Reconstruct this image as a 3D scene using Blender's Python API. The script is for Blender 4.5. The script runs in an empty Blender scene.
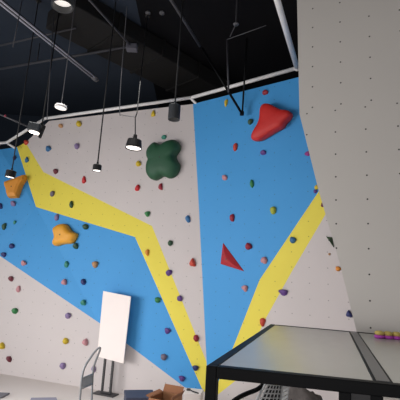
import bpy, bmesh, math, random
from mathutils import Vector, Matrix
from mathutils.bvhtree import BVHTree

random.seed(7)
S = bpy.context.scene
COL = S.collection

# ------------------------------------------------------------------ camera
F = 400.0
CAM = Vector((0, 0, 1.5))
PITCH, ROLL = math.radians(11.3), math.radians(3.4)
CROT = Matrix.Rotation(math.radians(90) + PITCH, 3, 'X') @ Matrix.Rotation(ROLL, 3, 'Z')
cd = bpy.data.cameras.new('camera'); cd.sensor_width = 36; cd.lens = 36 * F / 400
cam = bpy.data.objects.new('camera', cd); COL.objects.link(cam)
cam.matrix_world = Matrix.Translation(CAM) @ CROT.to_4x4()
cd.clip_start = 0.05
S.camera = cam

def ray(px, py):
    return (CROT @ Vector(((px - 200) / F, -(py - 200) / F, -1))).normalized()

class Plane:
    def __init__(s, p, n): s.p = Vector(p); s.n = Vector(n).normalized()
    def at(s, px, py, off=0.0):
        r = ray(px, py); q = s.p + s.n * off
        return CAM + r * ((q - CAM).dot(s.n) / r.dot(s.n))
def plane3(a, b, c):
    return Plane(a, (b - a).cross(c - a))
def zplane(z): return Plane((0, 0, z), (0, 0, 1))
def at_y(px, py, y): return Plane((0, y, 0), (0, 1, 0)).at(px, py)
def at_z(px, py, z): return zplane(z).at(px, py)

# ------------------------------------------------------------------ materials
def lin(c):
    return tuple(((v / 255) / 12.92 if v / 255 <= 0.04045 else ((v / 255 + 0.055) / 1.055) ** 2.4) for v in c) + (1,)
def mat(name, rgb, rough=0.6, metal=0.0, noise=0.06, scale=9.0, bump=0.0, spec=0.5, emit=None, estr=0):
    m = bpy.data.materials.new(name); m.use_nodes = True
    nt = m.node_tree; b = nt.nodes['Principled BSDF']
    b.inputs['Roughness'].default_value = rough; b.inputs['Metallic'].default_value = metal
    b.inputs['Specular IOR Level'].default_value = spec
    tc = nt.nodes.new('ShaderNodeTexCoord'); nz = nt.nodes.new('ShaderNodeTexNoise')
    nz.inputs['Scale'].default_value = scale; nz.inputs['Detail'].default_value = 4
    nt.links.new(tc.outputs['Object'], nz.inputs['Vector'])
    mx = nt.nodes.new('ShaderNodeMix'); mx.data_type = 'RGBA'
    c = lin(rgb)
    mx.inputs[6].default_value = tuple(v * (1 - noise) for v in c[:3]) + (1,)
    mx.inputs[7].default_value = tuple(min(1, v * (1 + noise)) for v in c[:3]) + (1,)
    nt.links.new(nz.outputs['Fac'], mx.inputs[0])
    nt.links.new(mx.outputs[2], b.inputs['Base Color'])
    if bump:
        bp = nt.nodes.new('ShaderNodeBump'); bp.inputs['Strength'].default_value = bump
        bp.inputs['Distance'].default_value = 0.004
        nt.links.new(nz.outputs['Fac'], bp.inputs['Height']); nt.links.new(bp.outputs['Normal'], b.inputs['Normal'])
    if emit:
        b.inputs['Emission Color'].default_value = lin(emit); b.inputs['Emission Strength'].default_value = estr
    return m

def panel_mat(name, rgb, dot=0.007, strength=1.0, rough=0.62):
    """painted plywood with a grid of bolt holes (UV map in grid cells)"""
    m = mat(name, rgb, rough, noise=0.035, scale=1.6, spec=0.35)
    nt = m.node_tree; b = nt.nodes['Principled BSDF']
    base = b.inputs['Base Color'].links[0].from_socket
    uv = nt.nodes.new('ShaderNodeUVMap'); uv.uv_map = 'grid'
    fr = nt.nodes.new('ShaderNodeVectorMath'); fr.operation = 'FRACTION'
    sb = nt.nodes.new('ShaderNodeVectorMath'); sb.operation = 'SUBTRACT'; sb.inputs[1].default_value = (.5, .5, 0)
    ml = nt.nodes.new('ShaderNodeVectorMath'); ml.operation = 'MULTIPLY'; ml.inputs[1].default_value = (GU, GV, 0)
    ln = nt.nodes.new('ShaderNodeVectorMath'); ln.operation = 'LENGTH'
    mr = nt.nodes.new('ShaderNodeMapRange'); mr.inputs['From Min'].default_value = dot * 0.75
    mr.inputs['From Max'].default_value = dot * 1.25; mr.inputs['To Min'].default_value = strength; mr.inputs['To Max'].default_value = 0
    nt.links.new(uv.outputs['UV'], fr.inputs[0]); nt.links.new(fr.outputs[0], sb.inputs[0])
    nt.links.new(sb.outputs[0], ml.inputs[0]); nt.links.new(ml.outputs[0], ln.inputs[0])
    nt.links.new(ln.outputs['Value'], mr.inputs['Value'])
    mx = nt.nodes.new('ShaderNodeMix'); mx.data_type = 'RGBA'; mx.inputs[7].default_value = lin((35, 33, 33))
    nt.links.new(mr.outputs[0], mx.inputs[0]); nt.links.new(base, mx.inputs[6])
    nt.links.new(mx.outputs[2], b.inputs['Base Color'])
    return m
GU, GV = 0.2, 0.165

M_GREY = panel_mat('grey_panel', (206, 199, 198), strength=0.5, dot=0.006)
M_BLUE = panel_mat('blue_panel', (70, 157, 222), strength=0.45, dot=0.006)
M_YEL = panel_mat('yellow_panel', (236, 220, 84), strength=0.5, dot=0.006)
M_RIGHT = panel_mat('grey_near_panel', (205, 200, 194), strength=1.0, dot=0.0056)
M_EDGE = mat('panel_edge', (200, 196, 196), 0.7)
M_FLOOR = mat('floor_vinyl', (214, 206, 201), 0.45, noise=0.04, scale=1.2)
M_CEIL = mat('ceiling_dark_paint', (20, 20, 23), 0.9, noise=0.15, scale=2, spec=0.1)
M_VOID = mat('black_backdrop', (14, 14, 15), 0.95, noise=0.15, scale=1.5, spec=0.05)
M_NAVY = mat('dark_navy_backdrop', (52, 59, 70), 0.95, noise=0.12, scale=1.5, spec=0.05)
M_DUCT = mat('dark_duct', (30, 29, 29), 0.8, noise=0.1, spec=0.2)
M_WPIPE = mat('white_pipe', (242, 241, 241), 0.4)
M_GPIPE = mat('grey_pipe', (88, 88, 98), 0.5)
M_TRACK = mat('track_metal', (170, 170, 182), .4)
M_DPIPE = mat('dark_pipe', (58, 58, 64), 0.55)
M_BLACK = mat('black_metal', (7, 8, 11), 0.5, noise=0.1, spec=0.15)
M_STAND = mat('stand_metal', (45, 44, 46), 0.5)
M_LAMP = mat('lamp_black', (17, 16, 18), 0.5, spec=.3)
M_LAMPG = mat('lamp_charcoal', (45, 48, 52), 0.45)
M_LWHITE = mat('lamp_white', (225, 222, 220), 0.4)
M_DIFF = mat('lamp_diffuser', (240, 236, 232), 0.5, noise=0, emit=(255, 248, 240), estr=0.75)
M_DIFFB = mat('lamp_diffuser_bright', (250, 246, 240), 0.5, noise=0, emit=(255, 246, 238), estr=2.2)
M_CABLE = mat('cable_black', (18, 18, 20), 0.6)
M_CABLEL = mat('cable_grey', (92, 92, 96), 0.6)
M_BOARD = mat('foam_board', (250, 240, 236), 0.7, noise=0.01)
M_CHROME = mat('grey_tube', (128, 132, 136), 0.35, metal=0.4)
M_RUBBER = mat('rubber', (40, 40, 44), 0.8)
M_CARD = mat('cardboard', (158, 112, 78), 0.85, noise=0.12, scale=14)
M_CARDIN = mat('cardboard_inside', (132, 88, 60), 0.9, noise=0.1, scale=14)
M_NAVYB = mat('navy_box', (48, 55, 78), 0.6)
M_WHITEB = mat('white_carton', (226, 218, 214), 0.7)
M_MAT = mat('grey_mat', (112, 110, 116), 0.9)
M_MAT2 = mat('blue_grey_mat', (140, 140, 156), 0.9)
M_WIRE = mat('silver_wire', (222, 224, 226), 0.4, metal=0.2)
M_BAG = mat('grey_mesh_cloth', (112, 106, 104), 0.9, noise=0.35, scale=60, bump=0.6)
M_PURPLE = mat('bright_purple_plastic', (190, 72, 190), 0.5)
M_PALEY = mat('pale_yellow_plastic', (214, 190, 104), 0.5)
M_STRIP = mat('steel_strip', (118, 117, 116), 0.4, metal=0.2)

# table glass: strongly reflecting, frosted underneath
M_GLASS = bpy.data.materials.new('table_glass'); M_GLASS.use_nodes = True
nt = M_GLASS.node_tree; b = nt.nodes['Principled BSDF']
b.inputs['Base Color'].default_value = lin((200, 198, 190)); b.inputs['Roughness'].default_value = 0.16
b.inputs['Specular IOR Level'].default_value = 0.6
nzg = nt.nodes.new('ShaderNodeTexNoise'); nzg.inputs['Scale'].default_value = 3
mrg = nt.nodes.new('ShaderNodeMapRange'); mrg.inputs['To Min'].default_value = 0.16; mrg.inputs['To Max'].default_value = 0.3
nt.links.new(nzg.outputs['Fac'], mrg.inputs['Value']); nt.links.new(mrg.outputs[0], b.inputs['Roughness'])
tr = nt.nodes.new('ShaderNodeBsdfTransparent'); tr.inputs['Color'].default_value = (.82, .86, .84, 1)
ms = nt.nodes.new('ShaderNodeMixShader'); ms.inputs[0].default_value = 0.9
nt.links.new(tr.outputs[0], ms.inputs[1]); nt.links.new(b.outputs[0], ms.inputs[2])
nt.links.new(ms.outputs[0], nt.nodes['Material Output'].inputs['Surface'])

# ------------------------------------------------------------------ object helpers
def obj(name, bm, m, parent=None, smooth=False, loc=None, normals=True):
    if normals: bmesh.ops.recalc_face_normals(bm, faces=bm.faces)
    me = bpy.data.meshes.new(name); bm.to_mesh(me); bm.free()
    for mm in (m if isinstance(m, (list, tuple)) else [m]): me.materials.append(mm)
    if smooth:
        for p in me.polygons: p.use_smooth = True
    o = bpy.data.objects.new(name, me); COL.objects.link(o)
    if loc is not None: o.location = loc
    if parent: o.parent = parent
    return o
def tag(o, label, cat, group=None):
    o['label'] = label; o['category'] = cat
    if group: o['group'] = group
    return o
def thing(name, label, cat, loc=(0, 0, 0), rz=0, group=None):
    o = bpy.data.objects.new(name, None); COL.objects.link(o); o.empty_display_size = 0.05
    o.location = loc; o.rotation_euler = (0, 0, rz)
    return tag(o, label, cat, group)
def struct(name, bm, m, **k):
    o = obj(name, bm, m, **k); o['kind'] = 'structure'; return o

def box(bm, x0, x1, y0, y1, z0, z1, M=None, bev=0.0):
    g = bmesh.ops.create_cube(bm, size=1)
    vs = g['verts']
    for v in vs:
        v.co = Vector((x0 + (v.co.x + .5) * (x1 - x0), y0 + (v.co.y + .5) * (y1 - y0), z0 + (v.co.z + .5) * (z1 - z0)))
    if bev:
        es = list({e for v in vs for e in v.link_edges})
        r = bmesh.ops.bevel(bm, geom=es, offset=bev, segments=2, affect='EDGES', profile=0.5)
        vs = list({v for f in r['faces'] for v in f.verts} | {v for v in vs if v.is_valid})
    if M is not None:
        for v in vs: v.co = M @ v.co
    return vs

def tube(bm, pts, r, n=8, caps=True):
    pts = [Vector(p) for p in pts]
    rings = []
    up = None
    for i, p in enumerate(pts):
        d = (pts[min(i + 1, len(pts) - 1)] - pts[max(i - 1, 0)]).normalized()
        if up is None:
            up = Vector((0, 0, 1)) if abs(d.z) < .9 else Vector((1, 0, 0))
        u = d.cross(up).normalized(); w = u.cross(d).normalized(); up = w
        rr = r[i] if isinstance(r, (list, tuple)) else r
        rings.append([bm.verts.new(p + (u * math.cos(2 * math.pi * k / n) + w * math.sin(2 * math.pi * k / n)) * rr) for k in range(n)])
    for a, c in zip(rings, rings[1:]):
        for k in range(n): bm.faces.new((a[k], a[(k + 1) % n], c[(k + 1) % n], c[k]))
    if caps:
        bm.faces.new(rings[0]); bm.faces.new(rings[-1])

def lathe(bm, prof, n=28, M=None, cap0=True, cap1=True):
    rings = []
    for r, z in prof:
        ring = []
        for k in range(n):
            p = Vector((r * math.cos(2 * math.pi * k / n), r * math.sin(2 * math.pi * k / n), z))
            ring.append(bm.verts.new(M @ p if M is not None else p))
        rings.append(ring)
    for a, c in zip(rings, rings[1:]):
        for k in range(n): bm.faces.new((a[k], a[(k + 1) % n], c[(k + 1) % n], c[k]))
    if cap0: bm.faces.new(rings[0])
    if cap1: bm.faces.new(rings[-1])

def smooth_path(pts, sub=6):
    pts = [Vector(p) for p in pts]; out = []
    for i in range(len(pts) - 1):
        p0 = pts[max(i - 1, 0)]; p1 = pts[i]; p2 = pts[i + 1]; p3 = pts[min(i + 2, len(pts) - 1)]
        for k in range(sub):
            t = k / sub
            out.append(.5 * ((2 * p1) + (p2 - p0) * t + (2 * p0 - 5 * p1 + 4 * p2 - p3) * t * t + (3 * p1 - p0 - 3 * p2 + p3) * t ** 3))
    out.append(pts[-1]); return out

# ------------------------------------------------------------------ the setting
CEIL = 4.7
a1 = math.radians(19.5)
base = at_z(85, 388, 0)
P1 = Plane(base, (-math.sin(a1), -math.cos(a1), 0)); D1 = Vector((math.cos(a1), -math.sin(a1), 0))
a2 = math.radians(37); D2 = Vector((math.cos(a2), -math.sin(a2), 0))
A = P1.at(193, 104, 0.10); B = P1.at(208, 393)
BR = plane3(A, B, A + D2)
if BR.n.y > 0: BR.n.negate()
p200 = BR.at(198.8, 205)
G1 = plane3(P1.at(152, 226), p200, A)
BL0 = P1.at(207, 430); BL0.z = 0

W = {}
W['ul_a'] = P1.at(-90, 166, -.05); W['ul_b'] = P1.at(0, 149.5, -.05); W['ys_t'] = P1.at(17, 147, -.06)
W['yk'] = P1.at(36, 207); W['f0'] = P1.at(-90, 300, .0); W['f1'] = P1.at(0, 238)
W['ys_r'] = G1.at(25.5, 142.5); W['yk_r'] = G1.at(43.5, 172)
W['g_t'] = G1.at(49, 121); W['A'] = A; W['p200'] = p200
W['yb'] = P1.at(135, 237); W['yb_r'] = P1.at(152, 226)
W['fold_y'] = BR.at(206.6, 362); W['fold_b'] = BR.at(208, 393)
W['yd_b'] = P1.at(203, 391)
W['yk'] = plane3(W['yk_r'], W['yb_r'], W['yb']).at(36, 207)
W['ys_t'] = plane3(W['ys_r'], W['yk_r'], W['yk']).at(17, 147)
print('yk', [P1.n.dot(W[k_] - P1.p) for k_ in ('yk', 'ys_t', 'yk_r', 'g_t')])
W['b1'] = P1.at(185, 387.5); W['b2'] = P1.at(98, 322); W['b3'] = P1.at(0, 256); W['b4'] = P1.at(-90, 197)
W['fl_l'] = P1.at(-90, 361); W['fl_l'].z = -0.002
f = P1.at(206.3, 420); f.z = -0.002
W['fl_m'] = Vector((W['fold_b'].x, W['fold_b'].y, -0.002))
# right facet
W['r_t1'] = BR.at(301, 76.5); W['r_t2'] = BR.at(345, 60)
W['r_b1'] = BR.at(318, 192.5); W['r_b1x'] = BR.at(340, 158)
W['r_b2'] = BR.at(259.5, 280); W['r_b3'] = BR.at(236, 340); W['r_b4'] = BR.at(215, 390)
W['r_y1'] = BR.at(345, 185); W['r_y2'] = BR.at(326, 213.5); W['r_y3'] = BR.at(291, 273); W['r_y4'] = BR.at(266, 318)
W['r_y5'] = BR.at(236.5, 380); W['r_y6'] = BR.at(216, 396)
e = W['r_t2'] + D2 * 1.6; W['r_t3'] = e
def drop(v, z):   # slide down the facet to height z
    s = Vector((0, 0, -1)); s = (s - BR.n * s.dot(BR.n)).normalized()
    return v + s * ((v.z - z) / -s.z)
W['r_f3'] = drop(e, -0.002)
W['r_f0'] = drop(W['fold_b'], -0.002)
W['fl_m'] = W['r_f0']
W['r_y6'].z = max(W['r_y6'].z, 0.02)

FACES = [
    (1, 'ul_a ul_b ys_t yk f1 f0'), (1, 'f0 f1 yk yb yd_b b1 b2 b3 b4'),
    (2, 'ys_t ys_r yk_r yk'), (2, 'yk yk_r yb_r yb'), (2, 'yb yb_r fold_y fold_b yd_b'),
    (0, 'ys_r g_t A p200 yb_r yk_r'), (0, 'yb_r p200 fold_y'),
    (0, 'b4 b3 b2 b1 yd_b fold_b fl_m fl_l'),
    (1, 'A r_t1 r_t2 r_b1x r_b1 r_b2 r_b3 r_b4 fold_b fold_y p200'),
    (2, 'r_b1 r_b1x r_y1 r_y2 r_y3 r_y4 r_y5 r_y6 r_b4 r_b3 r_b2'),
    (0, 'r_y1 r_t3 r_f3 r_f0 fold_b r_b4 r_y6 r_y5 r_y4 r_y3 r_y2'), (1, 'r_t2 r_t3 r_y1 r_b1x'),
]
bm = bmesh.new(); uvl = bm.loops.layers.uv.new('grid')
VV = {k: bm.verts.new(v) for k, v in W.items() if any(k in s.split() for _, s in FACES)}
for mi, s in FACES:
    vs = [VV[k] for k in s.split()]
    fc = bm.faces.new(vs); fc.material_index = mi
    right = any(k.startswith('r_') for k in s.split())
    for l in fc.loops:
        d = l.vert.co - A
        u = d.dot(D2 if right else D1) / GU; v = l.vert.co.z / GV
        l[uvl].uv = (u + .3, v + .2)
bm.normal_update()
bmesh.ops.triangulate(bm, faces=[f_ for f_ in bm.faces if len(f_.verts) > 3])
bm.normal_update()
for f_ in bm.faces:
    if f_.normal.dot(f_.calc_center_median() - CAM) > 0: f_.normal_flip()
bm.normal_update()
BVH = BVHTree.FromBMesh(bm)
# timber framing thickness behind the skin: rear faces 12 cm back
back = bmesh.ops.duplicate(bm, geom=list(bm.faces) + list(bm.edges) + list(bm.verts))
nb = [g for g in back['geom'] if isinstance(g, bmesh.types.BMVert)]
for v in nb: v.co += Vector((0.04, 0.11, 0))
nf = [g for g in back['geom'] if isinstance(g, bmesh.types.BMFace)]
for f_ in nf: f_.normal_flip()
vmap = {}
for k, v in back['vert_map'].items():
    vmap[k] = v
for ed in [e_ for e_ in bm.edges if e_.is_boundary]:
    a_, b_ = ed.verts
    if a_ in nb: continue
    try: bm.faces.new((a_, b_, vmap[b_], vmap[a_]))
    except Exception: pass
wall_back = struct('wall_back', bm, [M_GREY, M_BLUE, M_YEL], normals=False)

def on_wall(px, py):
    r = ray(px, py); loc, n, i, d = BVH.ray_cast(CAM, r)
    if loc is None: print('MISS', px, py); return on_wall(px + .7, py + .7)
    if n.dot(r) > 0: n = -n
    return loc, n, d

# near right-hand wall
a3 = math.radians(25)
c3 = CAM + ray(350, 250) * 2.85
P3 = Plane(c3, (-math.sin(a3), -math.cos(a3), 0)); D3 = Vector((math.cos(a3), -math.sin(a3), 0))
edge = [P3.at(296.5, -25), P3.at(299.5, 114), P3.at(318.5, 190), P3.at(340, 264), P3.at(357, 333), P3.at(372, 400)]
k = edge[-1] + (edge[-1] - edge[-2]) * ((edge[-1].z + 0.002) / (edge[-2].z - edge[-1].z)); edge[-1] = k
top0 = edge[0] + (edge[0] - edge[1]) * ((CEIL - edge[0].z) / (edge[0].z - edge[1].z)); edge[0] = top0
far = 2.6
bm = bmesh.new(); uvl = bm.loops.layers.uv.new('grid')
o3 = P3.at(336, 200)
fv = [bm.verts.new(p) for p in edge]
rt = edge[0] + D3 * far; rb = edge[-1] + D3 * (far - (edge[-1] - edge[0]).dot(D3)); rb.z = -0.002
fv2 = fv + [bm.verts.new(rb), bm.verts.new(rt)]
sr = P3.at(398, 97); seam = bm.verts.new(edge[1] + (edge[1] + D3 * far - edge[1]) + Vector((0, 0, 0)))
rtv = fv2.pop(); rbv = fv2.pop()
ff_up = bm.faces.new([fv[0], fv[1], seam, rtv]); ff = bm.faces.new(fv[1:] + [rbv, seam])
fv2 = fv + [rbv, seam, rtv]
bk = [bm.verts.new(v.co + Vector((0.62, 0.62, 0))) for v in fv2]
for i in range(len(fv2)):
    j = (i + 1) % len(fv2)
    g = bm.faces.new((fv2[i], bk[i], bk[j], fv2[j])); g.material_index = 1
g = bm.faces.new(bk); g.material_index = 1
for fc_, an in ((ff, o3), (ff_up, P3.at(340, 22))):
    for l in fc_.loops:
        d = l.vert.co - an
        l[uvl].uv = (d.dot(D3) / GU + .5, d.z / GV + .5)
wall_right = struct('wall_right', bm, [M_RIGHT, M_EDGE])

bm = bmesh.new(); box(bm, -7, 5, -4, 9, -0.06, 0); struct('floor', bm, M_FLOOR)
bm = bmesh.new(); box(bm, -.9, 5, -4, 9, CEIL, CEIL + 0.08); struct('ceiling', bm, M_CEIL)
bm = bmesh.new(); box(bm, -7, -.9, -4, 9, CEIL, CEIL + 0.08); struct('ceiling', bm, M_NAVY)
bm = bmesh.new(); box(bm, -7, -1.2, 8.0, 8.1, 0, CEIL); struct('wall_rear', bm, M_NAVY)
bm = bmesh.new(); box(bm, -1.2, 5, 8.0, 8.1, 0, CEIL); struct('wall_rear', bm, M_VOID)

# ------------------------------------------------------------------ white edge rail along the wall top
root = thing('edge_rail', 'white tubular rail running above the top edge of the climbing wall', 'rail', P1.at(100, 107, .1))
def chp(o, name, bm, m, smooth=True):
    c = obj(name, bm, m, smooth=smooth); c.parent = o; c.matrix_parent_inverse = Matrix.Translation(-Vector(o.location)); return c
RAIL = [P1.at(-30, 146, -.05), P1.at(7, 142.5, -.05), P1.at(45, 118.5, -.03), P1.at(192, 97.5, .10), BR.at(297, 68)]
bm = bmesh.new(); tube(bm, RAIL[:2], .024, 10); tube(bm, RAIL[1:3], .024, 10); tube(bm, RAIL[2:4], .024, 10); tube(bm, RAIL[3:], .024, 10)
chp(root, 'tube', bm, M_WPIPE)
for (a, b_) in (((190, 97.5), (197.5, 105)), ((6, 142.5), (15, 148))):
    bm = bmesh.new(); pl = P1
    p0 = pl.at(*a, .10 if a[0] > 100 else -.05); p1 = pl.at(*b_, .10 if a[0] > 100 else -.05)
    tube(bm, [p0, p1], .017, 8); chp(root, 'stub', bm, M_WPIPE)
zr = RAIL[-1].z
root = thing('ceiling_pipe', 'white pipe running overhead from the rail end beside the near grey wall', 'pipe', RAIL[-1])
bm = bmesh.new(); q = at_z(276, -4, zr); d = (q - RAIL[-1]); tube(bm, [RAIL[-1], RAIL[-1] + d * 1.5], .03, 10); chp(root, 'tube', bm, M_WPIPE)
bm = bmesh.new(); bmesh.ops.create_uvsphere(bm, u_segments=12, v_segments=8, radius=.036, matrix=Matrix.Translation(RAIL[-1])); chp(root, 'joint', bm, M_WPIPE)

# ------------------------------------------------------------------ things under the ceiling
ZT = 4.35
def pipe(name, label, cat, pts, r, m, n=8):
    bm = bmesh.new(); loc = Vector(pts[0]); tube(bm, [Vector(p) - loc for p in pts], r, n)
    return tag(obj(name, bm, m, smooth=True, loc=loc), label, cat)

# double lighting track
t0, t1 = at_z(-6, -3, ZT - .1), at_z(95.5, 79, ZT - .1)
root = thing('lighting_track', 'long grey lighting track slanting across the upper left of the ceiling', 'track', t0)
side = (t1 - t0).cross(Vector((0, 0, 1))).normalized()
for sgn in (-1, 1):
    bm = bmesh.new(); tube(bm, [t0 + side * .026 * sgn, t1 + side * .026 * sgn], .011, 6); chp(root, 'rail', bm, M_TRACK)
bm = bmesh.new(); tube(bm, [t0 + Vector((0, 0, .02)), t1 + Vector((0, 0, .02))], .022, 6); chp(root, 'channel', bm, M_CABLE)
dd = (t1 - t0).normalized()
bm = bmesh.new(); tube(bm, [t1 - dd * .06, t1 + dd * .03], .036, 8); chp(root, 'end_cap', bm, M_CABLEL)

pa, pb = at_z(-6, 70, ZT + .05), at_z(129.5, 46.4, ZT + .05)
root = thing('conduit', 'thin grey conduit crossing the ceiling to its small junction box', 'conduit', pa)
bm = bmesh.new(); tube(bm, [pa, pb], .017, 8); chp(root, 'tube', bm, M_DPIPE)
hg = pa.lerp(pb, .35); bm = bmesh.new(); tube(bm, [hg, Vector((hg.x, hg.y, CEIL))], .006, 6); chp(root, 'hanger', bm, M_CABLE)
pipe('conduit', 'dark conduit slanting down to the junction box from the top of the ceiling', 'conduit', [at_z(86, -4, ZT + .05), at_z(129.5, 44.5, ZT + .05)], .013, M_DPIPE)
pipe('conduit', 'faint dark conduit behind the lighting track at the upper left', 'conduit', [at_z(-6, 47, ZT + .06), at_z(76, 28, ZT + .06)], .011, M_DPIPE)
jb = at_z(132, 47, ZT + .05)
bm = bmesh.new(); box(bm, jb.x - .07, jb.x + .07, jb.y - .05, jb.y + .05, jb.z - .05, jb.z + .03, bev=.008); chp(root, 'junction_box', bm, M_GPIPE, smooth=False)
pipe('conduit', 'black pipe running from the top centre down towards the wall brace', 'conduit', [at_z(168, -5, ZT + .05), at_z(200, 46, ZT + .05)], .018, M_DPIPE)
pipe('conduit', 'dark pipe with a red mark ending at the box spotlight', 'conduit', [at_y(-8, 111, 4.4), at_y(29, 127, 4.4)], .010, M_DPIPE)
rp = at_y(6, 116.4, 4.4)
# big duct
u0, u1 = at_z(60, 10, 4.55), at_z(215, 96, 4.55)
du = (u1 - u0).normalized(); ang = math.atan2(du.y, du.x)
L = (u1 - u0).length + .4
root = thing('air_duct', 'wide dark rectangular duct under the black ceiling above the rail', 'duct', u0, ang)
bm = bmesh.new(); box(bm, 0, L, -.35, .35, -.1, .14, bev=.015); obj('casing', bm, M_DUCT, root)
for i in range(4):
    bm = bmesh.new(); x = .6 + i * L / 4.5; box(bm, x, x + .04, -.365, .365, -.115, .145); obj('flange', bm, M_DUCT, root)

# hanging brace rods forming a V over the rail
vt = BR.at(241.5, 113, .10)
root = thing('hanging_brace', 'black rod brace hanging in a V shape over the white rail', 'brace', vt)
bm = bmesh.new(); tube(bm, [at_z(202, 48, ZT), vt], .016, 8); chp(root, 'rod', bm, M_BLACK)
bm = bmesh.new(); tube(bm, [at_z(247, 38, ZT), vt + Vector((.01, 0, 0))], .011, 8); chp(root, 'rod', bm, M_BLACK)
bm = bmesh.new(); box(bm, vt.x - .02, vt.x + .03, vt.y - .02, vt.y + .02, vt.z - .03, vt.z + .02, bev=.006); chp(root, 'clamp', bm, M_BLACK)
pipe('hanging_rod', 'short black rod hanging beside the brace above the rail', 'rod', [at_y(227, 40, 4.3), at_y(228.5, 92, 4.3)], .011, M_DPIPE)
pipe('hanging_wire', 'thin pale wire strung across the dark ceiling above the brace', 'wire', [at_z(227, 39.5, ZT), at_z(266, 25.5, ZT)], .004, M_CABLEL)
root = thing('sprinkler', 'tiny pale sprinkler head above the thin strung wire', 'sprinkler', at_z(236, 24, ZT))
bm = bmesh.new(); lathe(bm, [(.03, -.01), (.034, 0), (.01, .012), (.01, .3)], 12); obj('body', bm, M_CABLEL, root, smooth=True)
bm = bmesh.new(); tube(bm, [(0, 0, 0), (-.06, 0, -.16)], .006, 6); obj('nozzle', bm, M_CABLEL, root)
for (px, lab) in ((148, 'tiny pale round ceiling fixing above the black bell pendant, left of two'), (162, 'tiny pale round ceiling fixing, right of two at the top of the ceiling')):
    p = at_z(px, 13, CEIL - .012)
    bm = bmesh.new(); lathe(bm, [(.03, -.012), (.034, .0), (.03, .012)], 14)
    tag(obj('ceiling_fixing', bm, M_CABLEL, smooth=True, loc=p), lab, 'ceiling fixing')

# ---- pendant lamps
def pendant(label, px, py, y, w, body, diff, tilt=0, cable_m=M_CABLE, kind='cyl', cr=.004, group='pendant lamps', top=None, cname='cable'):
    """px,py = centre of the lit underside; w = width in metres"""
    p = at_y(px, py, y); r = w / 2
    root = thing('pendant_lamp', label, 'lamp', p, 0, group)
    T = Matrix.Rotation(tilt, 4, 'Y')
    bm = bmesh.new()
    if kind == 'cyl':       # deep open cylinder, recessed diffuser
        h = w * 1.25
        lathe(bm, [(r * .84, .045), (r * .84, 0), (r * .98, -.002), (r, .004), (r, h - .006), (r * .96, h), (.014, h + .004), (.012, h + .04)], 32, T, cap0=False)
        zd = .04
    elif kind == 'bell':
        h = w * .55
        lathe(bm, [(r * .93, .006), (r, 0), (r, .02), (r * .93, h * .62), (r * .86, h), (.02, h + .004), (.016, h + .05), (.008, h + .055)], 32, T, cap0=False)
        zd = .007
    elif kind == 'puck':
        h = w * .28
        lathe(bm, [(r * .93, .002), (r, .006), (r, h * .7), (r * .9, h), (.012, h + .003), (.01, h + .02)], 32, T, cap0=False)
        zd = .003
    else:                   # short can
        h = w * .72
        lathe(bm, [(r * .92, .006), (r * .98, 0), (r, .004), (r, h - .004), (r * .95, h), (.012, h + .003), (.01, h + .03)], 28, T, cap0=False)
        zd = .006
    obj('body', bm, body, root, smooth=False)
    bm = bmesh.new(); lathe(bm, [(r * .90 if kind != 'cyl' else r * .84, zd), (r * .5, zd - .002)], 32, T); obj('diffuser', bm, diff, root)
    bm = bmesh.new(); z1 = CEIL - p.z
    tp = T @ Vector((0, 0, h + .03))
    tube(bm, [tp, Vector((tp.x, tp.y, z1 - .02))] if top is None else [tp] + [Vector(t) - p for t in top], cr, 6)
    obj(cname, bm, cable_m, root, smooth=True)
    bm = bmesh.new(); e = Vector((tp.x, tp.y, z1)) if top is None else Vector(top[-1]) - p
    lathe(bm, [(.03, -.022), (.032, -.004), (.03, 0)], 14, Matrix.Translation(e)); obj('canopy', bm, cable_m, root)
    return root
pendant('large charcoal cylinder pendant nearest the camera at the top edge', 62.5, 6.5, 2.2, .135, M_LAMPG, M_DIFF, kind='cyl', tilt=math.radians(-4))
pendant('flat white disc pendant hanging above the wall top', 60.5, 108.5, 3.9, .125, M_LWHITE, M_DIFF, kind='puck', cable_m=M_CABLEL, tilt=math.radians(4))
c0 = at_y(133.5, 147, 3.4)
pendant('black bell pendant with a bent cable left of the green volume', 133.4, 148.6, 3.4, .144, M_LAMP, M_DIFFB, kind='bell', cable_m=M_CABLE, tilt=math.radians(3), cr=.0055,
        top=[at_y(135.3, 125, 3.4), at_y(135.3, 117.5, 3.4), at_y(137, 113, 3.4), at_z(147.5, 15, CEIL - .01)])
pendant('dark grey cylinder pendant above the green volume, in front of the rail', 173.8, 119.5, 3.5, .112, M_LAMPG, M_DIFF, kind='cyl', cable_m=M_CABLE, cr=.008)
pendant('small black can pendant hung low over the grey panel', 96.8, 171, 3.8, .085, M_LAMP, M_DIFFB, kind='can', cr=.007)
pendant('small black can pendant in front of the orange volume', 9.8, 177.5, 4.3, .108, M_LAMP, M_DIFFB, kind='can', cr=.006, tilt=math.radians(6))
# loose loop of wire beside the bell pendant
pipe('loose_wire', 'loose thin wire hanging down beside the bent cable of the bell pendant', 'wire', smooth_path([at_y(127, 6, 3.45), at_y(121, 80, 3.45), at_y(119.8, 112, 3.45), at_y(122, 115, 3.45), at_y(135, 117, 3.42)]), .0035, M_CABLEL)
pipe('loose_wire', 'thin grey wire hanging against the dark ceiling at the far upper left', 'wire', [at_y(23, -4, 3.5), at_y(13, 47, 3.5)], .005, M_DPIPE)
pipe('loose_wire', 'thin dark wire hanging behind the large charcoal pendant', 'wire', [at_y(54, 12, 3.6), at_y(47, 120, 3.6)], .004, M_DPIPE)
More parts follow.
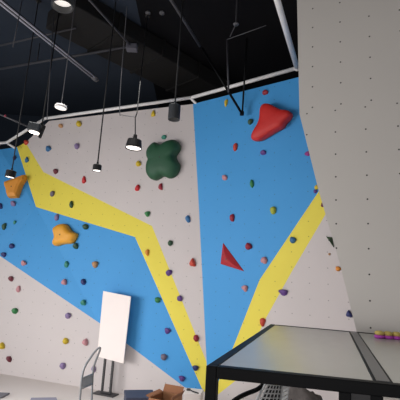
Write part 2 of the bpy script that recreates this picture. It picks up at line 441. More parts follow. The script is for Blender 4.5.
# box spotlight with bracket
p = at_y(35, 130, 4.2)
root = thing('spotlight', 'glowing black box spotlight on a bracket beside the rail bend', 'lamp', p)
T = Matrix.Rotation(math.radians(8), 4, 'Y')
bm = bmesh.new(); box(bm, -.068, .062, -.06, .06, -.025, .07, T, bev=.01); obj('body', bm, M_LAMPG, root)
bm = bmesh.new(); lathe(bm, [(.054, -.028), (.054, -.034), (.03, -.036)], 24, T); obj('diffuser', bm, mat('lamp_diffuser_glare', (255, 245, 236), .5, noise=0, emit=(255, 240, 226), estr=6), root)
bm = bmesh.new(); box(bm, .068, .092, -.02, .02, -.07, .08, Matrix.Rotation(math.radians(14), 4, 'Y'), bev=.004); obj('bracket', bm, M_LAMP, root)
bm = bmesh.new(); tube(bm, [(.07, 0, .07), (.078, 0, CEIL - p.z)], .008, 8); obj('stem', bm, M_LAMP, root, smooth=True)
bm = bmesh.new(); bmesh.ops.create_uvsphere(bm, u_segments=10, v_segments=6, radius=.013); tag(obj('indicator_light', bm, mat('red_plastic', (150, 50, 70), .5), smooth=True, loc=rp + Vector((0, -.018, 0))), 'tiny red light on the thin dark pipe at the left edge', 'indicator')

# ------------------------------------------------------------------ climbing holds
COLS = dict(red=(196, 36, 44), crimson=(150, 30, 50), orangered=(196, 66, 48), maroon=(110, 44, 58), pink=(196, 140, 146), tan=(186, 140, 96), orange=(220, 140, 50),
            yellow=(212, 184, 44), lime=(168, 176, 60), green=(52, 130, 74), darkgreen=(48, 82, 58), teal=(56, 140, 120), blue=(52, 110, 160), navy=(48, 56, 112),
            purple=(96, 62, 136), violet=(136, 118, 160), grey=(112, 104, 120), magenta=(150, 50, 130))
HM = {k: mat('hold_' + k, v, .55, noise=.1, scale=25, bump=.3) for k, v in COLS.items()}
def frame_at(n):
    z = n.normalized(); x = Vector((0, 0, 1)).cross(z).normalized(); y = z.cross(x)
    return Matrix((x, y, z)).transposed()
def hold(px, py, w, h, col, label, shape='round', group=None):
    loc, n, d = on_wall(px, py)
    k = d / F * 0.9
    W_, H_ = w * k * .5, h * k * .5
    dep = min(W_, H_) * random.uniform(1.0, 1.3)
    rnd = random.Random(int(px * 91 + py * 17)); ph = rnd.uniform(0, 6.28); am = rnd.uniform(.05, .14); lob = rnd.choice((2, 3, 3))
    bm = bmesh.new(); N = 18; rings = []
    prof = [(0.96, -.012 / max(dep, .01) * .3), (1.0, .12), (.99, .32), (.88, .62), (.66, .85), (.36, .97)]
    for (r, z) in prof:
        ring = []
        for i in range(N):
            t = 2 * math.pi * i / N
            rr = r * (1 + am * math.cos(lob * t + ph) + .07 * math.cos(5 * t + 2 * ph + 4 * z))
            x, y = rr * math.cos(t), rr * math.sin(t)
            if shape == 'drop': x *= 1 - .35 * y            # wider at the bottom
            if shape == 'bean': x += .28 * y * y * (1 if rnd.random() > 2 else 1) - .12
            zz = z * dep
            if shape == 'jug': y += .34 * z; zz *= 1.1 - .25 * (y < 0)
            else: y += .12 * z
            ring.append(bm.verts.new((x * W_, y * H_, zz)))
        rings.append(ring)
    for a_, c_ in zip(rings, rings[1:]):
        for i in range(N): bm.faces.new((a_[i], a_[(i + 1) % N], c_[(i + 1) % N], c_[i]))
    bm.faces.new(rings[0]); tip = bm.verts.new((0, .1 * H_, dep * (1.0 if shape != 'jug' else .8)))
    for i in range(N): bm.faces.new((rings[-1][i], rings[-1][(i + 1) % N], tip))
    o = obj('climbing_hold', bm, HM[col], smooth=True)
    R = frame_at(n)
    rot = Matrix.Rotation(rnd.uniform(-.25, .25), 3, 'Z')
    o.matrix_world = Matrix.Translation(loc) @ (R @ rot).to_4x4()
    tag(o, label, 'climbing hold', group or 'climbing holds on the back wall')
    return o

HOLDS = [
 (26, 142, 5, 5, 'orangered', 'orange-red climbing hold at the very top of the yellow strip', 'round'),
 (61, 126.2, 6, 4, 'tan', 'flat tan climbing hold just under the rail on the grey panel', 'jug'),
 (79.5, 124, 6, 6, 'yellow', 'yellow climbing hold under the rail left of the grey panel centre', 'drop'),
 (48.8, 149, 6, 6, 'blue', 'blue climbing hold high on the left of the grey panel', 'round'),
 (77.5, 146.5, 6, 6, 'violet', 'violet climbing hold below the upper yellow hold on the grey panel', 'round'),
 (27.3, 160, 4, 6, 'blue', 'slate-blue climbing hold on the narrow yellow strip below the orange-red one', 'drop'),
 (14.7, 158, 3.5, 5, 'navy', 'small navy climbing hold on the blue corner above the orange volume', 'round'),
 (56, 171.8, 6, 5, 'maroon', 'maroon climbing hold just above the long yellow band on the grey', 'jug'),
 (84.3, 180, 4.5, 8, 'red', 'upright red climbing hold left of the small can pendant', 'drop'),
 (52.8, 194, 5, 6, 'grey', 'dark grey climbing hold inside the bend of the yellow band', 'round'),
 (153.5, 114, 4.5, 7, 'yellow', 'upright yellow climbing hold under the rail left of the cylinder pendant', 'drop'),
 (164.3, 137.5, 6, 4.5, 'teal', 'small teal climbing hold just above the green volume', 'jug'),
 (138.8, 164, 6, 6, 'yellow', 'olive-yellow climbing hold directly left of the green volume', 'round'),
 (138, 188, 5, 7.5, 'red', 'red climbing hold below the olive-yellow one near the green volume', 'drop'),
 (161, 187, 5, 7.5, 'crimson', 'crimson climbing hold right under the green volume', 'bean'),
 (226.3, 103, 4, 8, 'yellow', 'yellow climbing hold at the top of the right blue panel', 'round'),
 (250.8, 122, 6, 6, 'darkgreen', 'round dark green climbing hold left of the red volume', 'round'),
 (235.7, 147, 5, 9, 'orangered', 'upright orange-red climbing hold left on the right blue panel', 'drop'),
 (263.5, 153, 7, 5, 'purple', 'purple climbing hold just below the red volume', 'jug'),
 (225, 178, 7, 5.5, 'pink', 'pink climbing hold near the left edge of the right blue panel', 'jug'),
 (252.3, 184, 4.5, 9, 'green', 'upright green climbing hold in the middle of the right blue panel', 'bean'),
 (265.5, 92.8, 7, 5, 'crimson', 'dark red climbing hold just under the rail above the red volume', 'jug'),
 (308, 154, 6, 4.5, 'magenta', 'magenta climbing hold half hidden by the edge of the near grey wall', 'jug'),
 (317, 187.5, 5, 5, 'yellow', 'yellow climbing hold at the near wall edge above the yellow band', 'round'),
 (315.5, 191.5, 4, 4, 'purple', 'tiny purple climbing hold tucked under the yellow hold at the wall edge', 'round'),
 (322.5, 205, 3, 5, 'maroon', 'tiny maroon climbing hold on the yellow band beside the near wall', 'drop'),
 (13.5, 204, 6, 5, 'violet', 'violet climbing hold on dark blue just under the orange volume', 'jug'),
 (0.8, 206.5, 4, 6, 'navy', 'navy climbing hold cut by the left edge below the orange volume', 'round'),
 (4.6, 226.3, 4.5, 7, 'darkgreen', 'dark green climbing hold on the blue near the left edge', 'drop'),
 (15, 222.5, 3, 4, 'teal', 'tiny teal climbing hold on the blue left of the yellow volume', 'round'),
 (12.2, 246.3, 6, 5, 'navy', 'navy climbing hold above the pale wall at the left, upper of two', 'round'),
 (4, 255, 6, 4.5, 'navy', 'navy climbing hold on the blue and white border at the left edge', 'jug'),
 (24, 263.5, 6, 5, 'pink', 'pink climbing hold low on the left blue near the white border', 'jug'),
 (11.3, 279, 6, 5, 'maroon', 'maroon climbing hold on the white wall below the navy ones', 'jug'),
 (18.8, 289, 4.5, 7, 'pink', 'upright pink climbing hold on the white wall beside the maroon one', 'drop'),
 (57.2, 217.7, 5, 7, 'violet', 'violet climbing hold under the yellow band left above the yellow volume', 'bean'),
 (86, 227, 7, 6, 'darkgreen', 'dark green climbing hold right of the yellow volume under the yellow band', 'round'),
 (76.3, 246.5, 6, 6, 'darkgreen', 'dark green climbing hold touching the lower right of the yellow volume', 'jug'),
 (67, 264.3, 5, 7, 'teal', 'teal climbing hold below the yellow volume', 'drop'),
 (64.7, 282.3, 6, 6, 'pink', 'mauve-pink climbing hold low on the blue left of a navy one', 'round'),
 (83.8, 282, 6, 6, 'navy', 'navy climbing hold on the blue upper left of the white board', 'round'),
 (95.6, 264.5, 7, 7, 'tan', 'tan climbing hold on the blue above the white board', 'round'),
 (71.8, 204.6, 4.5, 7, 'darkgreen', 'dark green climbing hold on the long yellow band', 'drop'),
 (147.8, 214, 6, 6, 'green', 'green climbing hold on grey above the yellow elbow', 'round'),
 (188.3, 219.2, 5.5, 8.5, 'blue', 'upright blue climbing hold near the right side of the grey panel', 'bean'),
 (170.6, 243.2, 6, 6, 'darkgreen', 'dark green climbing hold on the grey right of the yellow elbow', 'round'),
 (147.6, 252.6, 4.5, 7, 'orange', 'orange climbing hold on the yellow band below the elbow', 'bean'),
 (193, 262.7, 6.5, 9, 'orangered', 'large orange-red climbing hold on grey beside the blue panel edge', 'drop'),
 (169.3, 273, 7.5, 6, 'purple', 'purple climbing hold on the right edge of the slanting yellow band', 'jug'),
 (180, 298.7, 6.5, 6, 'purple', 'purple climbing hold further down the right edge of the slanting yellow band', 'jug'),
 (158, 300, 6.5, 6, 'green', 'green climbing hold on the left edge of the slanting yellow band', 'round'),
 (232.6, 218, 6, 8.5, 'crimson', 'upright crimson climbing hold above the red triangle', 'bean'),
 (273.5, 210.2, 7, 8.5, 'lime', 'yellow-green climbing hold on the blue left of the yellow band', 'drop'),
 (249, 246.5, 7.5, 7.5, 'crimson', 'round crimson climbing hold right of the red triangle', 'round'),
 (264.5, 260.4, 7.5, 7.5, 'pink', 'round pink climbing hold touching the right yellow band edge', 'round'),
 (293.2, 240.2, 7, 7, 'blue', 'round teal-blue climbing hold on the right yellow band', 'round'),
 (245.2, 288.5, 7, 6.5, 'pink', 'pinkish climbing hold low on the right blue panel', 'jug'),
 (283.6, 292.5, 10, 6.5, 'purple', 'long purple climbing hold on grey right of the yellow band', 'jug'),
 (338.3, 268.8, 5.5, 5, 'orange', 'orange climbing hold beside the near wall edge below the green wedge', 'round'),
 (329.5, 254.2, 2.6, 2.4, 'tan', 'tiny tan climbing hold below the green wedge', 'round'),
 (349.3, 314, 5.5, 7, 'navy', 'navy climbing hold low beside the near wall edge above the table', 'drop'),
 (15.4, 311.2, 6, 6, 'green', 'green climbing hold alone on the white wall at left', 'jug'),
 (68.5, 316, 6, 6, 'violet', 'violet climbing hold on the white wall below the blue border', 'jug'),
 (83.8, 303, 6, 5.5, 'teal', 'teal climbing hold on the blue just left of the white board', 'jug'),
 (2.5, 346, 6, 6, 'yellow', 'yellow climbing hold at the left edge low on the white wall', 'round'),
 (9.5, 359.2, 6, 5, 'maroon', 'dark red climbing hold low on the white wall near the floor', 'jug'),
 (66.2, 341, 6, 6, 'yellow', 'yellow climbing hold on the white wall left of the pink one', 'round'),
 (85.8, 342.2, 6, 6.5, 'pink', 'pink climbing hold on the white wall above the hand truck', 'round'),
 (63.2, 366, 7, 5.5, 'violet', 'violet climbing hold on the white wall left of the hand truck', 'jug'),
 (94, 369, 4.5, 6, 'violet', 'violet climbing hold behind the hand truck handle', 'round'),
 (167.6, 331, 6.5, 6, 'purple', 'purple climbing hold on the blue right of the white board', 'jug'),
 (196.4, 338.2, 6.5, 6.5, 'crimson', 'crimson climbing hold at the narrow foot of the grey panel', 'round'),
 (164.2, 357, 7, 6.5, 'grey', 'grey climbing hold low on the blue below the purple one', 'round'),
 (182, 378.5, 6.5, 5.5, 'purple', 'purple climbing hold at the low tip of the left blue panel', 'jug'),
 (195.8, 368, 6.5, 5.5, 'navy', 'slate climbing hold on the yellow band beside the table leg', 'jug'),
 (263, 322, 6, 9, 'orangered', 'orange-red climbing hold on the yellow band above the table corner', 'bean'),
]
for (px, py, w, h, c, lab, shp) in HOLDS: hold(px, py, w, h, c, lab, shp)

# ------------------------------------------------------------------ large volumes bolted to the wall
def volume(name, label, pts, crop, m, H, prof, center=None, smooth=True, push=(0, 0), bolts=(), blend=0):
    (cx, cy, sc) = crop
    px = [(cx + x / sc, cy + y / sc) for x, y in pts]
    c = center or (sum(p[0] for p in px) / len(px), sum(p[1] for p in px) / len(px))
    if center: c = (cx + center[0] / sc, cy + center[1] / sc)
    loc, n, d = on_wall(*c)
    R = frame_at(n); pl = Plane(loc, n); Ri = R.inverted()
    out = [(Ri @ (pl.at(*p) - loc)) for p in px]
    if smooth:
        cl = out + out[:3]; q = []
        for i in range(len(out)):
            p0, p1, p2, p3 = out[i - 1], out[i], out[(i + 1) % len(out)], out[(i + 2) % len(out)]
            for k_ in range(4):
                t = k_ / 4
                q.append(.5 * ((2 * p1) + (p2 - p0) * t + (2 * p0 - 5 * p1 + 4 * p2 - p3) * t * t + (3 * p1 - p0 - 3 * p2 + p3) * t ** 3))
        out = q
    AV = sum(p.length for p in out) / len(out)
    bm = bmesh.new(); rings = []
    for s, z in prof:
        rings.append([bm.verts.new((p.x * s * ((1 - blend * (1 - s)) + blend * (1 - s) * AV / max(p.length, .01)), p.y * s * ((1 - blend * (1 - s)) + blend * (1 - s) * AV / max(p.length, .01)), z * H - (.004 if z == 0 else 0))) for p in out])
    N = len(out)
    for a_, c_ in zip(rings, rings[1:]):
        for i in range(N): bm.faces.new((a_[i], a_[(i + 1) % N], c_[(i + 1) % N], c_[i]))
    bm.faces.new(rings[0])
    tip = bm.verts.new((push[0] * prof[-1][1], push[1] * prof[-1][1], H * prof[-1][1] * 1.01))
    for i in range(N): bm.faces.new((rings[-1][i], rings[-1][(i + 1) % N], tip))
    root = thing(name, label, 'climbing volume', loc)
    root.rotation_euler = R.to_euler()
    obj('shell', bm, m, root, smooth=smooth)
    for (x, y, zf) in bolts:
        bm = bmesh.new(); lathe(bm, [(.011, -.01), (.011, .002), (.006, .002), (.006, -.003)], 12, Matrix.Translation((x, y, H * zf))); obj('bolt', bm, M_STAND, root)
    return root
ROUND = [(1, 0), (1.0, .25), (.97, .5), (.88, .76), (.72, .92), (.45, 1.0), (.2, 1.0)]
volume('climbing_volume', 'big dark green clover-shaped climbing volume on the grey panel',
       [(110, 88), (135, 100), (165, 102), (195, 80), (240, 72), (270, 100), (272, 135), (247, 178), (256, 210), (272, 240), (262, 282), (235, 315), (200, 325), (165, 312), (140, 325), (110, 338), (75, 325), (55, 285), (60, 235), (70, 210), (60, 185), (58, 150), (75, 115)],
       (140, 130, 6.667), mat('green_volume', (36, 84, 58), .6, noise=.08, bump=.25, scale=30), .16, ROUND, bolts=((.01, .01, 1.0),), blend=.75)
volume('climbing_volume', 'big red fin-shaped climbing volume high on the right blue panel',
       [(150, 78), (180, 75), (225, 95), (265, 115), (310, 120), (330, 140), (318, 165), (290, 195), (270, 225), (235, 245), (195, 268), (150, 295), (110, 315), (75, 312), (70, 290), (85, 255), (110, 215), (125, 170), (128, 120), (135, 95)],
       (245, 95, 6.667), mat('red_volume', (205, 44, 40), .55, noise=.06, bump=.2, scale=30), .15,
       [(.93, 0), (1.0, .3), (1.0, .66), (.95, .86), (.84, .96), (.5, 1), (.25, 1.01)], center=(190, 185), bolts=((-.02, -.02, 1.0),))
volume('climbing_volume', 'flat red triangular climbing volume on the right blue panel',
       [(105, 62), (275, 292), (85, 232)], (210, 235, 8), mat('red_triangle', (176, 40, 48), .6, noise=.14, scale=18, bump=.3), .05,
       [(1, 0), (.98, .12), (.4, .8), (.12, 1)], center=(145, 195), smooth=False, bolts=((.0, .0, 1.0), (-.05, .06, .55), (.06, -.06, .5)))
volume('climbing_volume', 'yellow-orange star-shaped climbing volume on the left blue panel',
       [(140, 75), (185, 80), (225, 130), (268, 155), (255, 195), (230, 228), (160, 235), (105, 250), (80, 235), (95, 185), (82, 120), (95, 98)],
       (45, 215, 8), mat('amber_volume', (236, 168, 52), .55, noise=.08, scale=20, bump=.2), .12,
       [(1, 0), (1.0, .3), (.94, .6), (.78, .88), (.5, 1), (.25, .96)], bolts=((0, 0, .98),))
volume('climbing_volume', 'orange wedge-shaped climbing volume at the left blue corner',
       [(55, 265), (215, 205), (215, 240), (190, 280), (165, 350), (155, 385), (85, 388), (72, 352), (72, 330), (55, 290)],
       (0, 150, 8), mat('orange_volume', (226, 150, 52), .55, noise=.08, scale=20, bump=.2), .12,
       [(1, 0), (1, .4), (.9, .8), (.6, 1), (.3, 1)], smooth=False, bolts=((0, 0, 1.0),))
volume('climbing_volume', 'small dark green triangular wedge beside the near grey wall edge',
       [(132, 133), (180, 137), (192, 220)], (310, 220, 8), mat('green_wedge', (66, 92, 60), .6, noise=.1), .05,
       [(1, 0), (.95, .3), (.4, .85), (.12, 1)], smooth=False, bolts=((0, 0, 1.0),))

# ------------------------------------------------------------------ board on a black stand
sp = at_z(106.5, 394, 0)
root = thing('display_stand', 'black floor stand with two posts holding up the white board', 'stand', sp, -a1)
bm = bmesh.new(); box(bm, -.155, .155, -.10, .05, 0, .014, bev=.004); obj('base_plate', bm, M_STAND, root)
for x in (-.058, .062):
    bm = bmesh.new(); box(bm, x - .014, x + .014, -.03, -.006, .014, 1.16, bev=.003); obj('post', bm, M_STAND, root)
bm = bmesh.new(); box(bm, -.075, .078, -.034, -.002, .014, .03, bev=.004); obj('foot_bar', bm, M_STAND, root)
bm = bmesh.new(); box(bm, -.09, .09, -.03, -.006, 1.10, 1.13, bev=.004); obj('top_bar', bm, M_STAND, root)
# board itself, hung slightly crooked
yb = sp.y - .045
PB = Plane(sp + Vector((-math.sin(a1), -math.cos(a1), 0)) * .052, (-math.sin(a1), -math.cos(a1), 0))
cs = [PB.at(103.2, 291), PB.at(130.8, 296.5), PB.at(123.3, 363.5), PB.at(97, 356.5)]
cen = sum(cs, Vector()) / 4
bm = bmesh.new()
fr_ = [bm.verts.new(c - cen) for c in cs]; bk_ = [bm.verts.new(c - cen - PB.n * -.0 + (-PB.n) * .012) for c in cs]
bm.faces.new(fr_); bm.faces.new(bk_)
for i in range(4): bm.faces.new((fr_[i], fr_[(i + 1) % 4], bk_[(i + 1) % 4], bk_[i]))
tag(obj('display_board', bm, M_BOARD, loc=cen), 'blank white rectangular board hung slightly crooked on the black stand', 'board')

# ------------------------------------------------------------------ hand truck (folding trolley)
yh = 4.15
def hp(px, py, dy=0): return at_y(px, py, yh + dy)
root = thing('hand_truck', 'grey tubular folding hand truck standing left of the black stand', 'hand truck', Vector((hp(86, 395).x, yh, 0)))
lft = [hp(79.5, 404, .0), hp(83, 372, .0), hp(91, 357, .02), hp(97, 349.5, .04), hp(99.8, 347.8, .06)]
rgt = [hp(99.8, 347.8, .06), hp(99.6, 351, .12), hp(95, 363, .2), hp(93, 372, .22), hp(91.5, 404, .2)]
def ext(p, q):   # continue the tube down close to the floor
    d_ = (p - q).normalized(); return p + d_ * ((p.z - .06) / -d_.z)
lft = [ext(lft[0], lft[1])] + lft; rgt = rgt + [ext(rgt[-1], rgt[-2])]
bm = bmesh.new(); tube(bm, smooth_path(lft + rgt[1:], 5), .0105, 10); chp(root, 'handle', bm, M_CHROME)
bm = bmesh.new()
q = [hp(82.0, 378.5), hp(92.2, 374.5, .2), hp(91.8, 384, .2), hp(81.3, 388.5)]
vs1 = [bm.verts.new(v) for v in q]; vs2 = [bm.verts.new(v + Vector((.004, .012, 0))) for v in q]
bm.faces.new(vs1); bm.faces.new(vs2)
for i in range(4): bm.faces.new((vs1[i], vs1[(i + 1) % 4], vs2[(i + 1) % 4], vs2[i]))
chp(root, 'cross_plate', bm, mat('grey_plate', (150, 152, 154), .45, metal=.2), smooth=False)
for a_, b_ in ((q[0], q[1]), (q[3], q[2])):
    bm = bmesh.new(); tube(bm, [a_, b_], .011, 8); chp(root, 'cross_bar', bm, M_CHROME)
lo, ro = lft[0], rgt[-1]
for pnt in (lo, ro):
    ax = (ro - lo).normalized(); Mx = Matrix.Translation(Vector((pnt.x, pnt.y + .05, .085))) @ Vector((0, 0, 1)).rotation_difference(ax).to_matrix().to_4x4()
    bm = bmesh.new(); lathe(bm, [(.03, -.018), (.078, -.018), (.085, -.01), (.085, .01), (.078, .018), (.03, .018)], 24, Mx); w_ = chp(root, 'wheel', bm, M_RUBBER)
bm = bmesh.new(); tube(bm, [lo + Vector((0, .05, .03)), ro + Vector((0, .05, .03))], .01, 8); chp(root, 'axle', bm, M_CHROME)
mid = (lo + ro) / 2
bm = bmesh.new(); box(bm, lo.x - .04, ro.x + .04, min(lo.y, ro.y) - .26, max(lo.y, ro.y) + .02, .02, .032, bev=.004); chp(root, 'toe_plate', bm, M_CHROME, smooth=False)

# ------------------------------------------------------------------ boxes on the floor
def opencarton(name, label, loc, rz, w, d, h, mo, mi, flaps):
    root = thing(name, label, 'box', loc, rz)
    bm = bmesh.new(); t = .006
    box(bm, -w / 2, w / 2, -d / 2, d / 2, 0, t)
    box(bm, -w / 2, -w / 2 + t, -d / 2, d / 2, t, h); box(bm, w / 2 - t, w / 2, -d / 2, d / 2, t, h)
    box(bm, -w / 2 + t, w / 2 - t, -d / 2, -d / 2 + t, t, h); box(bm, -w / 2 + t, w / 2 - t, d / 2 - t, d / 2, t, h)
    obj('carton_body', bm, mo, root)
    for (side_, L_, a_) in flaps:
        bm = bmesh.new(); ww = w if side_ in 'fb' else d
        Mr = {'f': Matrix.Translation((0, -d / 2, h)), 'b': Matrix.Translation((0, d / 2, h)) @ Matrix.Rotation(math.pi, 4, 'Z'),
              'l': Matrix.Translation((-w / 2, 0, h)) @ Matrix.Rotation(-math.pi / 2, 4, 'Z'), 'r': Matrix.Translation((w / 2, 0, h)) @ Matrix.Rotation(math.pi / 2, 4, 'Z')}[side_]
        box(bm, -ww / 2 + .004, ww / 2 - .004, -L_, 0, 0, .005, Mr @ Matrix.Rotation(a_, 4, 'X')); obj('flap', bm, mi, root)
    return root
p = at_y(166, 392, 3.9); h_ = p.z
opencarton('cardboard_box', 'open brown cardboard box on the floor below the blue tip', Vector((p.x, p.y + .05, 0)), math.radians(-24), .21, .26, h_ - .05, M_CARD, M_CARDIN,
           [('b', .07, math.radians(-60)), ('l', .04, math.radians(-20)), ('r', .05, math.radians(-60)), ('f', .09, math.radians(65))])
p = at_y(140, 394.0, 4.5)
root = thing('flat_box', 'dark navy flat-topped box beside the brown cardboard box', 'box', Vector((p.x, p.y, 0)), math.radians(14))
bm = bmesh.new(); box(bm, -.15, .15, -.14, .14, 0, p.z - .03, bev=.006); obj('body', bm, M_NAVYB, root)
bm = bmesh.new(); box(bm, -.155, .155, -.145, .145, p.z - .03, p.z + .005, bev=.006); obj('lid', bm, M_NAVYB, root)
p = at_y(194, 391, 4.35)
root = thing('white_carton', 'white carton with a black strip on the lid left of the table leg', 'box', Vector((p.x, p.y, 0)), math.radians(-10))
bm = bmesh.new(); box(bm, -.085, .085, -.10, .10, 0, p.z, bev=.004); obj('body', bm, M_WHITEB, root)
bm = bmesh.new(); box(bm, -.075, -.04, -.02, .03, p.z, p.z + .014, bev=.003); obj('clip', bm, M_RUBBER, root)
bm = bmesh.new(); tube(bm, smooth_path([(-.04, 0, p.z + .006), (.0, -.05, p.z + .008), (.06, -.085, p.z + .006)]), .006, 8); obj('cord', bm, M_RUBBER, root)

def floormat(name, label, px, m, th=.02):
    q = [at_z(x, y, 0) for x, y in px]; c = sum(q, Vector()) / len(q); c.z = 0
    bm = bmesh.new(); a_ = [bm.verts.new(v - c) for v in q]; b_ = [bm.verts.new(v - c + Vector((0, 0, th))) for v in q]
    bm.faces.new(a_); bm.faces.new(b_)
    for i in range(len(q)): bm.faces.new((a_[i], a_[(i + 1) % len(q)], b_[(i + 1) % len(q)], b_[i]))
    tag(obj(name, bm, m, loc=c), label, 'mat')
floormat('floor_mat', 'dark grey mat lying on the floor at the left corner', [(-14, 393.5), (9.5, 394.5), (2, 398.5), (-16, 400)], M_MAT)
floormat('floor_mat', 'bluish grey mat on the floor left of the hand truck', [(31, 399.5), (56, 399), (60, 410), (26, 412)], M_MAT2)

# ------------------------------------------------------------------ glass-topped steel table
HT = 1.24
FL, BLc = at_z(206.0, 365.6, HT), at_z(270.5, 324, HT)
ey = (BLc - FL); LEN = ey.length; ey.normalize(); ex = Vector((ey.y, -ey.x, 0))
fr_r = at_z(400, 384.5, HT)
print('table', FL, BLc, 'len', LEN, 'front dir check', (fr_r - FL).normalized(), ex, 'div', [(at_z(x, y, HT) - FL).dot(ex) for x, y in ((350, 331), (374, 373), (355, 331), (388, 378))])
TW = .034
rzT = math.atan2(ex.y, ex.x)
dv = [(at_z(x, y, HT) - FL).dot(ex) for x, y in ((350, 331), (374, 373), (355, 331), (388, 378))]
DX = (dv[0] + dv[1] + dv[2] + dv[3]) / 4; DW = .056
WID = 2 * DX
root = thing('glass_table', 'long black steel-framed table with frosted glass panes in front of the wall', 'table', (FL.x, FL.y, 0), rzT)
KS = 0.11
def skew(bm):    # table front bent to follow its edge in image coordinates, rear edge unchanged
    for v in bm.verts: v.co.y += KS * v.co.x * (1 - v.co.y / LEN)
def tb(name, x0, x1, y0, y1, z0, z1, m=M_BLACK, bev=.003, par=root):
    bm = bmesh.new(); box(bm, x0, x1, y0, y1, z0, z1, bev=bev); skew(bm); return obj(name, bm, m, par)
tb('front_rail', TW, WID - TW, 0, TW, HT - TW * 1.05, HT)
tb('rear_rail', TW, WID - TW, LEN - TW, LEN, HT - TW, HT)
tb('side_rail', 0, TW, TW, LEN - TW, HT - TW, HT)
tb('side_rail', WID - TW, WID, TW, LEN - TW, HT - TW, HT)
cb = tb('centre_rail', DX - DW / 2, DX + DW / 2, TW, LEN - TW, HT - TW, HT - .001)
tb('steel_strip', DX - DW / 2 + .009, DX + DW / 2 - .009, TW, LEN - TW, HT - .002, HT + .0015, M_STRIP, 0, cb)
for x0, x1 in ((TW, DX - DW / 2), (DX + DW / 2, WID - TW)):
    tb('glass_pane', x0, x1, TW, LEN - TW, HT - .010, HT - .002, M_GLASS, 0)
for x in (0, WID - TW):
    for y in (0, LEN - TW):
        lg = tb('leg', x, x + TW, y, y + TW, 0.012, HT)
        bm = bmesh.new(); lathe(bm, [(.02, 0), (.022, .004), (.02, .012)], 14, Matrix.Translation((x + TW / 2, y + TW / 2, 0))); skew(bm); obj('foot', bm, M_RUBBER, lg)
tb('leg', DX - .125, DX - .125 + TW, 0, TW, 0.0, HT - TW); tb('leg', DX - .005 - TW, DX - .005, 0, TW, 0.0, HT - TW)
tb('leg_panel', DX - .125 + TW, DX - .005 - TW, .004, .02, 0.0, HT - TW, M_STAND, 0)

TM = root.matrix_basis.copy() if False else Matrix.Translation((FL.x, FL.y, 0)) @ Matrix.Rotation(rzT, 4, 'Z')
# two-tone round pieces in a row by the rear edge
plabs = ['yellow-topped purple round piece on the glass, leftmost in its row', 'yellow-topped purple round piece on the glass, second in its row',
         'yellow-topped purple round piece on the glass, third in its row', 'yellow-topped purple round piece on the glass, cut by the photo edge']
for i, lab in enumerate(plabs):
    p = at_z(379.5 + i * 8.6, 338.3 + i * .6, HT - .002)
    root = thing('round_piece', lab, 'small round piece', p, random.uniform(0, 3), 'two-tone round pieces on the table')
    bm = bmesh.new(); lathe(bm, [(.018, 0), (.027, .004), (.0285, .010), (.026, .017), (.016, .019)], 20); obj('purple_base', bm, M_PURPLE, root, smooth=True)
    bm = bmesh.new(); lathe(bm, [(.017, .017), (.023, .021), (.026, .028), (.023, .036), (.012, .041)], 20); obj('yellow_top', bm, M_PALEY, root, smooth=True)

# wire mesh basket with black handle under the table
yw = 1.95
q = [at_y(270, 376, yw), at_y(283, 377, yw + .12), at_y(279, 412, yw + .1), at_y(250, 412, yw - .05)]
root = thing('mesh_basket', 'silver wire mesh basket with a black curved handle under the table', 'basket', Vector((q[3].x + .05, yw, q[2].z - .6)))
def grid(bm, a, b_, c, d_, nu, nv, r):
    for i in range(nu + 1):
        t = i / nu; tube(bm, [a.lerp(b_, t), d_.lerp(c, t)], r, 5)
    for j in range(nv + 1):
        t = j / nv; tube(bm, [a.lerp(d_, t), b_.lerp(c, t)], r, 5)
dn = Vector((-.0, 0, -.55))
bl, br = q[3] + (q[3] - q[0]) * 1.2, q[2] + (q[2] - q[1]) * 1.2
bm = bmesh.new(); grid(bm, q[0], q[1], br, bl, 6, 18, .0032); chp(root, 'mesh_panel', bm, M_WIRE)
bm = bmesh.new(); bk2 = Vector((.07, .16, -.02)); grid(bm, q[1], q[1] + bk2, br + bk2, br, 6, 18, .0032); chp(root, 'mesh_panel', bm, M_WIRE)
bm = bmesh.new(); vs1 = [bm.verts.new(v + (v - CAM).normalized() * .02) for v in (q[0].lerp(q[1], .12), q[1], br, bl.lerp(br, .12))]; vs2 = [bm.verts.new(v.co + Vector((.004, .008, 0))) for v in vs1]
bm.faces.new(vs1); bm.faces.new(vs2)
for i in range(4): bm.faces.new((vs1[i], vs1[(i + 1) % 4], vs2[(i + 1) % 4], vs2[i]))
chp(root, 'shade_sheet', bm, M_RUBBER, smooth=False)  # dark sheet added behind the mesh for the shaded basket interior
bm = bmesh.new(); tube(bm, [bl, q[0], q[1], br], .006, 8); tube(bm, [q[1], q[1] + bk2, br + bk2, br], .006, 8); tube(bm, [bl, br], .006, 8); chp(root, 'rim', bm, M_WIRE)
hpts = [at_y(264, 384, yw), at_y(257, 389.5, yw - .02), at_y(247, 393.5, yw - .05), at_y(238, 398, yw - .08), at_y(232, 404, yw - .1), at_y(236, 416, yw - .08), at_y(249, 420, yw - .05)]
bm = bmesh.new(); tube(bm, smooth_path(hpts), .010, 10); chp(root, 'handle', bm, M_BLACK)
for pnt in (bl, br, br + bk2):
    bm = bmesh.new(); tube(bm, [pnt, Vector((pnt.x, pnt.y, 0.0))], .008, 8); chp(root, 'leg', bm, M_WIRE)

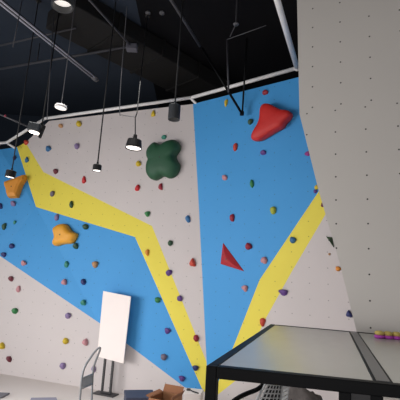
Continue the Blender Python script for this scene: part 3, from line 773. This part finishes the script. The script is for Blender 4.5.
# crumpled grey bag under the table
p = at_y(305, 402, 2.35)
root = thing('cloth_bag', 'crumpled dark grey mesh bag standing under the glass table', 'bag', Vector((p.x, 2.35, 0)))
bm = bmesh.new()
bmesh.ops.create_icosphere(bm, subdivisions=4, radius=1)
hh = at_y(300, 384, 2.35).z
from mathutils import noise as NZ
for v in bm.verts:
    c = v.co.copy(); g = 1 + .16 * NZ.noise(c * 2.2 + Vector((3, 1, 0))) + .05 * NZ.noise(c * 7)
    z = c.z * g
    v.co = Vector((c.x * .19 * g * (1.1 - .25 * z) - .03 * z, c.y * .12 * g, max(0, (z * .5 + .5) * hh)))
obj('bag_body', bm, M_BAG, root, smooth=True)
bm = bmesh.new(); tube(bm, smooth_path([(-.06, 0, hh * .97), (-.09, -.05, hh * .9), (-.10, -.09, hh * .7), (-.06, -.12, hh * .62)]), .006, 8); obj('strap', bm, M_STAND, root, smooth=True)

# ------------------------------------------------------------------ light
def area(name, loc, target, sx, sy, power, col):
    l = bpy.data.lights.new(name, 'AREA'); l.shape = 'RECTANGLE'; l.size = sx; l.size_y = sy; l.energy = power; l.color = col
    o = bpy.data.objects.new(name, l); COL.objects.link(o); o.location = loc
    o.rotation_euler = (Vector(target) - Vector(loc)).to_track_quat('-Z', 'Y').to_euler()
    return o
l = area('shopfront_daylight', (-6.0, 1.8, 1.3), (0, 4.4, .7), 4.0, 2.0, 112, (1.0, .97, .96)); l.data.spread = math.radians(110)
area('entrance_daylight', (-1.0, -3.8, 1.2), (-1.0, 4, 0.6), 4.5, 1.8, 24, (1.0, .97, .96)).data.spread = math.radians(110)
area('floor_fill_light', (-1.7, 3.3, 3.4), (-1.7, 3.3, 0), 2.8, 2.0, 52, (1.0, .97, .94)).data.spread = math.radians(80)  # added overhead fill brightening the floor, apart from the modelled pendants
area('table_fill_light', (.35, 1.3, 3.3), (.35, 1.5, 0), 1.2, 1.0, 3.5, (1.0, .97, .94)).data.spread = math.radians(70)  # added fill above the table to lift the glass, no lamp hangs here
w = bpy.data.worlds.new('world'); S.world = w; w.use_nodes = True
w.node_tree.nodes['Background'].inputs['Color'].default_value = (.95, .97, 1, 1)
w.node_tree.nodes['Background'].inputs['Strength'].default_value = 0.25

S.view_settings.view_transform = 'Standard'; S.view_settings.look = 'None'
S.view_settings.gamma = 1; S.view_settings.exposure = 0.0; S.view_settings.use_curve_mapping = False
